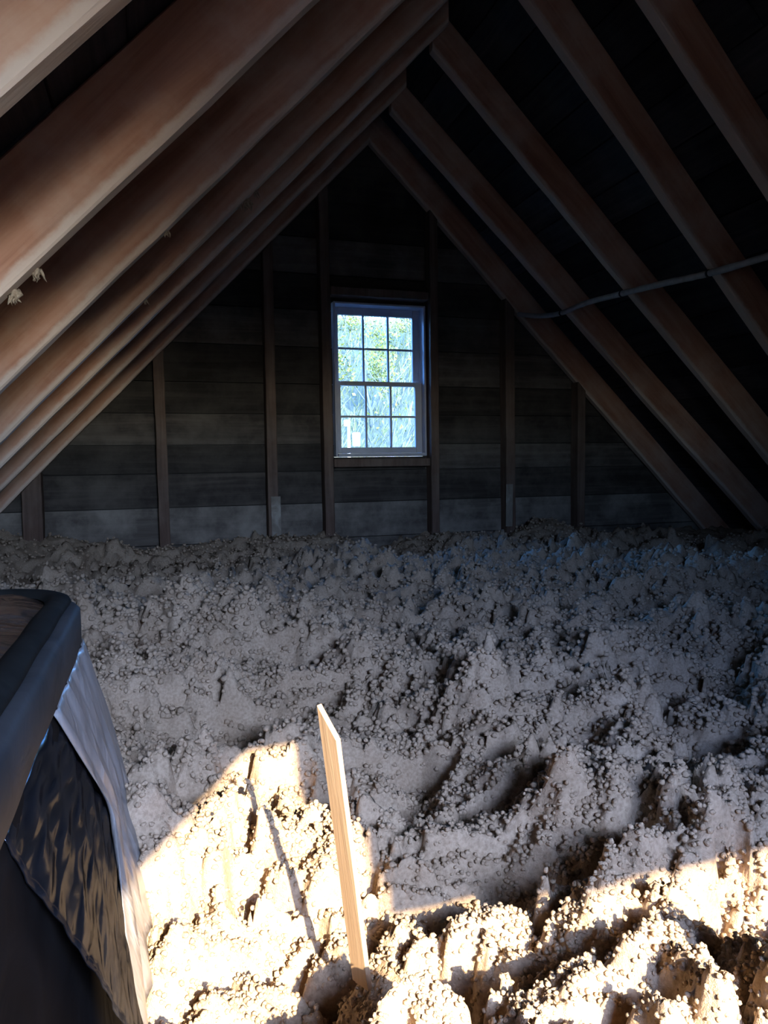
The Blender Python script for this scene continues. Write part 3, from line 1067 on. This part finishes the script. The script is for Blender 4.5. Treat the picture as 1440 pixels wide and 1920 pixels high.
cr = 0.0165
nR = Vector((-MR, 0, -1)).normalized()
cp = [(1.085, 4.68), (1.135, 4.48), (1.163, 4.24), (1.160, 3.95), (1.178, 3.62), (1.198, 3.30), (1.222, 2.985), (1.232, 2.72), (1.238, 2.46), (1.25, 2.1), (1.262, 1.87), (1.27, 1.5), (1.28, 1.28)]
pts = [Vector((x, y, H - MR * x)) + nR * (cr + 0.006) for x, y in cp]
sm_ = catmull(pts, 8)
rr = random.Random(8)
base0 = sm_[0].copy()
mb = MB().tube([p - base0 for p in sm_], [cr * rr.uniform(0.93, 1.08) for _ in sm_], 10)
cb = mb.build('cable', M['cable'], None, smooth=True, matrix=Matrix.Translation(base0))
tag(cb, 'dusty pale cable running across the undersides of the right rafters', 'cable')
for y in (2.43, 2.985, 3.60, 4.23):
    j = min(range(len(sm_)), key=lambda k: abs(sm_[k].y - y))
    p, q = sm_[max(0, j - 1)], sm_[min(len(sm_) - 1, j + 1)]
    d = (q - p).normalized() * 0.006
    mbs = MB().tube([sm_[j] - d - base0, sm_[j] + d - base0], cr * 1.14, 10)
    mbs.build('staple', M['rim_band'], cb, smooth=True)

# thin wire loop hanging beside the next-to-last right rafter
X, Yv, Z, m_ = slope_frame(1)
wp = [(1.38, 4.16), (1.46, 4.13), (1.56, 4.10), (1.64, 4.13), (1.67, 4.19)]
wpts = catmull([Vector((x, y, H - MR * x)) + nR * (0.004 + 0.03 * math.sin(i / 4 * math.pi)) for i, (x, y) in enumerate(wp)], 6)
b0 = wpts[0].copy()
o = MB().tube([p - b0 for p in wpts], 0.0018, 5).build('wire', M['cable'], None, smooth=True, matrix=Matrix.Translation(b0))
tag(o, 'thin loose wire loop by a dark right rafter below the cable', 'wire')


# ------------------------------------------------------------------ insulation tufts caught on the left rafters
def tuft_mesh(seed, size):
    rr = random.Random(seed)
    mb = MB()
    for k in range(7):
        p = Vector((rr.uniform(-1, 1) * 0.5, rr.uniform(-1, 1) * 0.35, 0.1))
        pts = [p * size]
        for s in range(4):
            p = p + Vector((rr.uniform(-0.35, 0.35), rr.uniform(-0.25, 0.25), -rr.uniform(0.25, 0.5)))
            pts.append(p * size)
        r = rr.uniform(0.22, 0.36) * size
        mb.tube(pts, [r, r * 0.95, r * 0.7, r * 0.45, r * 0.12], 6)
    return fix_normals(mesh('insulation_tuft', mb.v, mb.f))


for i, (x, y, s, lb) in enumerate((
        (-1.655, 1.685, 0.015, 'insulation tuft under the second left rafter, the upper of two'),
        (-1.700, 1.680, 0.018, 'insulation tuft under the second left rafter, the lower of two'),
        (-1.062, 2.90, 0.028, 'largest insulation tuft, under the fourth left rafter'),
        (-1.02, 2.905, 0.016, 'small insulation tuft just above the largest one'),
        (-1.373, 2.31, 0.012, 'tiny insulation tuft under the third left rafter'),
        (-1.44, 2.93, 0.013, 'tiny insulation tuft low on the fourth left rafter'))):
    o = link('insulation_tuft', tuft_mesh(400 + i, s), M['insulation'], None, Matrix.Translation((x, y, H + ML * x - 0.001)), True)
    tag(o, lb, 'tuft', 'insulation tufts caught on the left rafters')

# ------------------------------------------------------------------ outside: hillside, woods, pole
GZ = -4.2


def hill_z(x, y):
    t = max(0.0, min(1.0, (y - 14) / 60.0))
    return GZ + 19.0 * t * t * (3 - 2 * t) + 0.25 * math.sin(x * 0.35 + y * 0.2) * min(1, max(0, (y - 8) / 8)) - 0.05 * (x - 12) * t


M['reflector'] = wood('pale_bounce_ground', (0.36, 0.265, 0.165), (0.46, 0.345, 0.22), (0.54, 0.42, 0.28), (0.5, 0.5, 0.5), bump=0.0)  # unseen ground, made pale to bounce warm light up onto the rafters


def land(name, y0, y1, gx, gy, mat, label):
    vs, fs = [], []
    for j in range(gy + 1):
        for i in range(gx + 1):
            x = -90 + 190 * i / gx; y = y0 + (y1 - y0) * j / gy
            vs.append((x, y, hill_z(x, y)))
    for j in range(gy):
        for i in range(gx):
            a = j * (gx + 1) + i
            fs.append((a, a + 1, a + gx + 2, a + gx + 1))
    tag(link(name, mesh(name, vs, fs), mat, None, None, True), label, kind='structure')


land('ground', 6, 130, 44, 34, M['ground'], 'dry grassy hillside rising outside the gable window')
land('ground', -140, 6, 10, 10, M['reflector'], 'added pale light-bouncing field behind the house')


def tree_meshes(seed, height, kind):
    rr = random.Random(seed)
    mb = MB()
    leaves_v, leaves_f = [], []

    def leaf(p, s):
        a = Vector((rr.uniform(-1, 1), rr.uniform(-1, 1), rr.uniform(-1, 1))).normalized()
        b = a.cross(Vector((rr.uniform(-1, 1), rr.uniform(-1, 1), rr.uniform(-1, 1)))).normalized()
        n = len(leaves_v)
        leaves_v.extend([p - a * s, p - b * s * 0.5, p + a * s, p + b * s * 0.5])
        leaves_f.append((n, n + 1, n + 2, n + 3))

    def grow(p, d, L, r, lvl):
        pts, rad = [p], [r]
        for k in range(3):
            d = (d + Vector((rr.uniform(-1, 1), rr.uniform(-1, 1), rr.uniform(-0.4, 0.8))) * 0.16).normalized()
            p = p + d * L / 3
            pts.append(p); rad.append(r * (1 - 0.2 * (k + 1)))
        mb.tube(pts, rad, 5 if lvl < 2 else 3, False)
        if lvl >= 2:
            for _ in range({'bare': 1, 'gold': 9, 'dark': 0}[kind]):
                q = pts[rr.randint(1, 3)] + Vector((rr.uniform(-1, 1), rr.uniform(-1, 1), rr.uniform(-1, 1))) * 0.35
                leaf(q, rr.uniform(0.06, 0.13))
        if lvl < 4:
            for _ in range(3 if lvl else 5):
                t = rr.choice(pts[1:] if lvl == 0 else pts[1:])
                nd_ = (d + Vector((rr.uniform(-1, 1), rr.uniform(-1, 1), rr.uniform(-0.3, 0.9))) * (0.75)).normalized()
                grow(t, nd_, L * rr.uniform(0.5, 0.72), r * 0.42, lvl + 1)

    if kind == 'dark':
        mb.tube([(0, 0, 0), (0, 0, height * 0.5), (0, 0, height)], [height * 0.018, height * 0.012, 0.01], 6)
        for k in range(900):
            t = rr.random() ** 0.8
            z = height * (0.08 + 0.92 * t)
            rmax = height * 0.20 * (1 - t) + 0.05
            a = rr.uniform(0, 2 * math.pi); q = rmax * math.sqrt(rr.random())
            leaf(Vector((q * math.cos(a), q * math.sin(a), z - q * 0.35)), rr.uniform(0.12, 0.25))
    else:
        grow(Vector((0, 0, -0.3)), Vector((0, 0, 1)), height * 0.48, height * 0.014, 0)
    t = fix_normals(mesh('trunk', mb.v, mb.f))
    l = mesh('foliage', leaves_v, leaves_f) if leaves_v else None
    return t, l


kinds = {
    'bare': [tree_meshes(501 + k, 9 + k, 'bare') for k in range(3)],
    'gold': [tree_meshes(521 + k, 7 + k, 'gold') for k in range(2)],
    'dark': [tree_meshes(541 + k, 8 + 2 * k, 'dark') for k in range(2)],
}
NAMES = {'bare': ('bare_tree', 'bare grey tree on the sunny hillside outside the window'),
         'gold': ('golden_tree', 'yellow green leafed tree on the sunny hillside outside the window'),
         'dark': ('evergreen_tree', 'blue green evergreen on the sunny hillside outside the window')}
rt = random.Random(77)
spots = []
for _ in range(4000):
    y = rt.uniform(22, 70)
    sl = rt.uniform(0.15, 0.50)
    x = -1.44 + sl * y
    if all((x - a) ** 2 + (y - b) ** 2 > 5.6 ** 2 for a, b, _s in spots):
        spots.append((x, y, sl))
spots = spots[:28]
for (x, y, sl) in spots:
    u = rt.random()
    kd = 'bare' if u < 0.62 else ('gold' if u < 0.86 else 'dark')
    if kd == 'dark' and sl > 0.31: kd = 'bare'
    if 0.24 < sl < 0.37 and y > 36 and rt.random() < 0.75: kd = 'gold'
    tm, lm = rt.choice(kinds[kd])
    nm, lb = NAMES[kd]
    t = empty(nm, (x, y, hill_z(x, y)))
    t.rotation_euler = (0, 0, rt.uniform(0, 6.28))
    s = rt.uniform(0.75, 1.15) * (0.8 if sl > 0.34 else 1.0)
    t.scale = (s, s, s)
    tag(t, lb, 'tree', {'bare': 'bare trees outside', 'gold': 'yellow green trees outside', 'dark': 'evergreens outside'}[kd])
    link('trunk', tm, M['bark'], t)
    if lm: link('foliage', lm, M['leaf_gold' if kd != 'dark' else 'leaf_dark'], t)

# dry brush and stalks over the hillside (uncountable)
rs = np.random.default_rng(5)
NB = 9000
by = 18 + 58 * rs.random(NB) ** 0.8
bx = -1.44 + (0.10 + 0.46 * rs.random(NB)) * by
bh = rs.uniform(0.5, 1.7, NB)
tx_, ty_ = rs.normal(0.35, 0.35, NB), rs.normal(0, 0.3, NB)
ang = rs.uniform(0, math.pi, NB)
wd = rs.uniform(0.015, 0.05, NB)
vs, fs = [], []
for k in range(NB):
    z = hill_z(bx[k], by[k]) - 0.1
    dx, dy = math.cos(ang[k]) * wd[k], math.sin(ang[k]) * wd[k]
    ex, ey = bx[k] + tx_[k] * bh[k], by[k] + ty_[k] * bh[k]
    n = len(vs)
    vs += [(bx[k] - dx, by[k] - dy, z), (bx[k] + dx, by[k] + dy, z), (ex + dx * 0.5, ey + dy * 0.5, z + bh[k]), (ex - dx * 0.5, ey - dy * 0.5, z + bh[k])]
    fs.append((n, n + 1, n + 2, n + 3))
o = link('dry_brush', mesh('dry_brush', vs, fs), M['brush'])
tag(o, 'dry brush and stalks covering the hillside outside the window', 'brush', kind='stuff')

# white pole with a box, seen low in the left panes
px, py = 2.20, 13.6
pole = empty('utility_pole', (px, py, GZ))
tag(pole, 'white pole with a small white box seen through the lower left panes', 'pole')
MB().tube([(0, 0, -0.3), (0, 0, 2.5), (0, 0, 5.65)], [0.034, 0.030, 0.027], 10).build('post', M['pole'], pole, smooth=True)
MB().box(0.085, 0.21, -0.06, 0.06, 5.24, 5.50, 0.01).build('meter_box', M['pole'], pole)
MB().box(-0.085, 0.02, -0.05, 0.05, 5.62, 5.74, 0.01).build('cap', M['pole'], pole)
